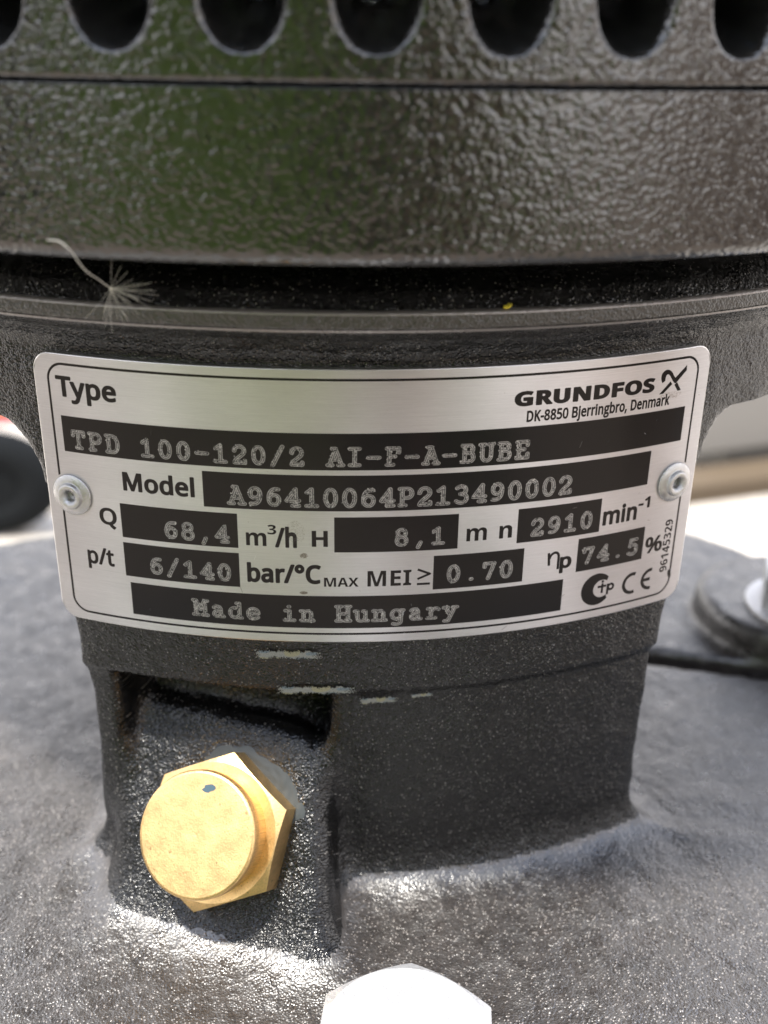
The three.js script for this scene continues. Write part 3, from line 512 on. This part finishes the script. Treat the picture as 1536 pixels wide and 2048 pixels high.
// ------------------------------------------------------------------ small things
function tube(pts, r, seg = 20, rs = 5) { return new THREE.TubeGeometry(new THREE.CatmullRomCurve3(pts.map((p) => new THREE.Vector3(p[0] * mm, p[1] * mm, p[2] * mm))), seg, r * mm, rs); }
{
  const o = group('dandelion_seed', -30.4 * mm, 30.3 * mm, 8.4 * mm), m = new THREE.MeshPhysicalMaterial({ color: lin(0.62, 0.6, 0.54), roughness: 0.7 }), r = rng(12);
  part('stalk', tube([[0, 0, 0], [-0.8, 1.3, 1.9], [-1.7, 3.2, 5.2], [-2.6, 5.0, 5.9], [-3.6, 5.9, 5.7], [-4.9, 6.0, 5.4]], 0.055, 36), m, o);
  part('achene', tube([[-2.9, 5.35, 5.85], [-3.7, 5.92, 5.7], [-4.8, 6.0, 5.4]], 0.075, 12, 6), m, o);
  part('crown', new THREE.SphereGeometry(0.2 * mm, 10, 8), m, o);
  for (let k = 0; k < 34; k++) { const a = -2.6 + 4.5 * r() + (k % 5 === 0 ? 1.2 : 0), l = 2.4 + 2.6 * r(), e = 0.5 * r(), c = 0.5 * (r() - 0.5); part('bristle', tube([[0, 0, 0], [Math.cos(a) * l * 0.5, Math.sin(a) * l * 0.5, e * l * 0.5], [Math.cos(a + c * 0.3) * l, Math.sin(a + c * 0.3) * l, e * l * 0.6]], 0.019, 5, 3), m, o); }
  tag(o, 'dandelion seed with its tuft of white bristles caught on the ring ledge', 'seed');
}
function scrap(name, x, y, z, size, color, label, cat, seed, tilt = 0) {
  const r = rng(seed), s = new THREE.Shape(); for (let i = 0; i < 11; i++) { const a = i / 11 * 6.283, q = size * (0.6 + 0.5 * r()) * mm; i ? s.lineTo(Math.cos(a) * q * 1.3, Math.sin(a) * q * 0.7) : s.moveTo(q, 0); }
  const g = new THREE.ExtrudeGeometry(s, { depth: 0.12 * mm, bevelEnabled: true, bevelSize: 0.04 * mm, bevelThickness: 0.04 * mm, bevelSegments: 1 }); g.rotateX(-Math.PI / 2);
  const p = g.attributes.position; for (let i = 0; i < p.count; i++) p.setY(i, p.getY(i) + 0.25 * size * mm * Math.sin(p.getX(i) / size / mm * 2)); g.computeVertexNormals();
  const o = part(name, g, new THREE.MeshStandardMaterial({ color, roughness: 0.8 })); o.position.set(x * mm, y * mm, z * mm); o.rotation.set(tilt, r() * 3, 0); return tag(o, label, cat);
}
scrap('yellow_petal', 12.6, 27.75, 6.9, 0.45, lin(0.62, 0.5, 0.04), 'tiny yellow petal scrap on the rim of the ring', 'petal', 3, 0.5);
scrap('dry_leaf', 63.5, FY + 0.5, -34.5, 1.1, lin(0.5, 0.24, 0.06), 'tiny orange scrap of dry leaf on the flange', 'leaf', 6);
scrap('seed_husk', 22.5, FY + 0.35, 5.8, 0.42, lin(0.6, 0.58, 0.52), 'pale seed husk on the flange close to the pillar foot', 'seed', 9);
scrap('seed_husk', 7.5, FY + 0.35, 13.5, 0.4, lin(0.62, 0.55, 0.45), 'cream seed husk on the flange behind the big zinc bolt', 'seed', 10);

// ------------------------------------------------------------------ blurred things behind
{
  const o = group('grey_crate', 0.68, groundY, -1.16); o.rotation.y = 0.27;
  const m = new THREE.MeshStandardMaterial({ color: lin(0.2, 0.19, 0.175), roughness: 0.7 });
  const b = new THREE.BoxGeometry(0.6, 0.3, 0.3); b.translate(0, 0.188, 0); part('box', b, m, o);
  const l = new THREE.BoxGeometry(0.62, 0.03, 0.32); l.translate(0, 0.354, 0); part('lid', l, m, o);
  for (const x of [-0.2, 0.2]) { const f = new THREE.BoxGeometry(0.08, 0.037, 0.26); f.translate(x, 0.0185, 0); part('foot', f, m, o); }
  tag(o, 'plain grey box standing on the pale ground behind the pump', 'box');
  const w = part('wooden_plank', new THREE.BoxGeometry(0.7, 0.02, 0.05), new THREE.MeshStandardMaterial({ color: lin(0.09, 0.065, 0.04), roughness: 0.85 })); w.position.set(0.64, groundY + 0.0105, -0.965); w.rotation.y = 0.24; tag(w, 'brown wooden plank lying in front of the grey box', 'plank');
}
{
  const o = group('rubber_wheel', -0.3, groundY, -0.86), m = new THREE.MeshPhysicalMaterial({ color: lin(0.008, 0.009, 0.01), roughness: 0.9, specularIntensity: 0.25 });
  const t = new THREE.TorusGeometry(0.034, 0.019, 16, 48); t.scale(1.25, 1, 1); t.translate(0, 0.053, 0); part('tyre', t, m, o);
  const h = new THREE.CylinderGeometry(0.026, 0.026, 0.03, 32); h.rotateX(Math.PI / 2); h.translate(0, 0.053, 0); part('hub', h, m, o);
  tag(o, 'small black rubber wheel standing behind the flange', 'wheel');
  const g = new THREE.TubeGeometry(new THREE.CatmullRomCurve3([[-1.3, -1.02], [-0.8, -1.1], [-0.45, -1.13], [-0.2, -1.17], [0.1, -1.15]].map(([x, z]) => new THREE.Vector3(x, groundY + 0.0055, z - 0.04))), 60, 0.005, 10);
  const hz = part('garden_hose', g, new THREE.MeshStandardMaterial({ color: lin(0.5, 0.05, 0.06), roughness: 0.5 })); tag(hz, 'thin red hose lying on the ground along the lawn edge', 'hose');
}
renderer.render(scene, camera);
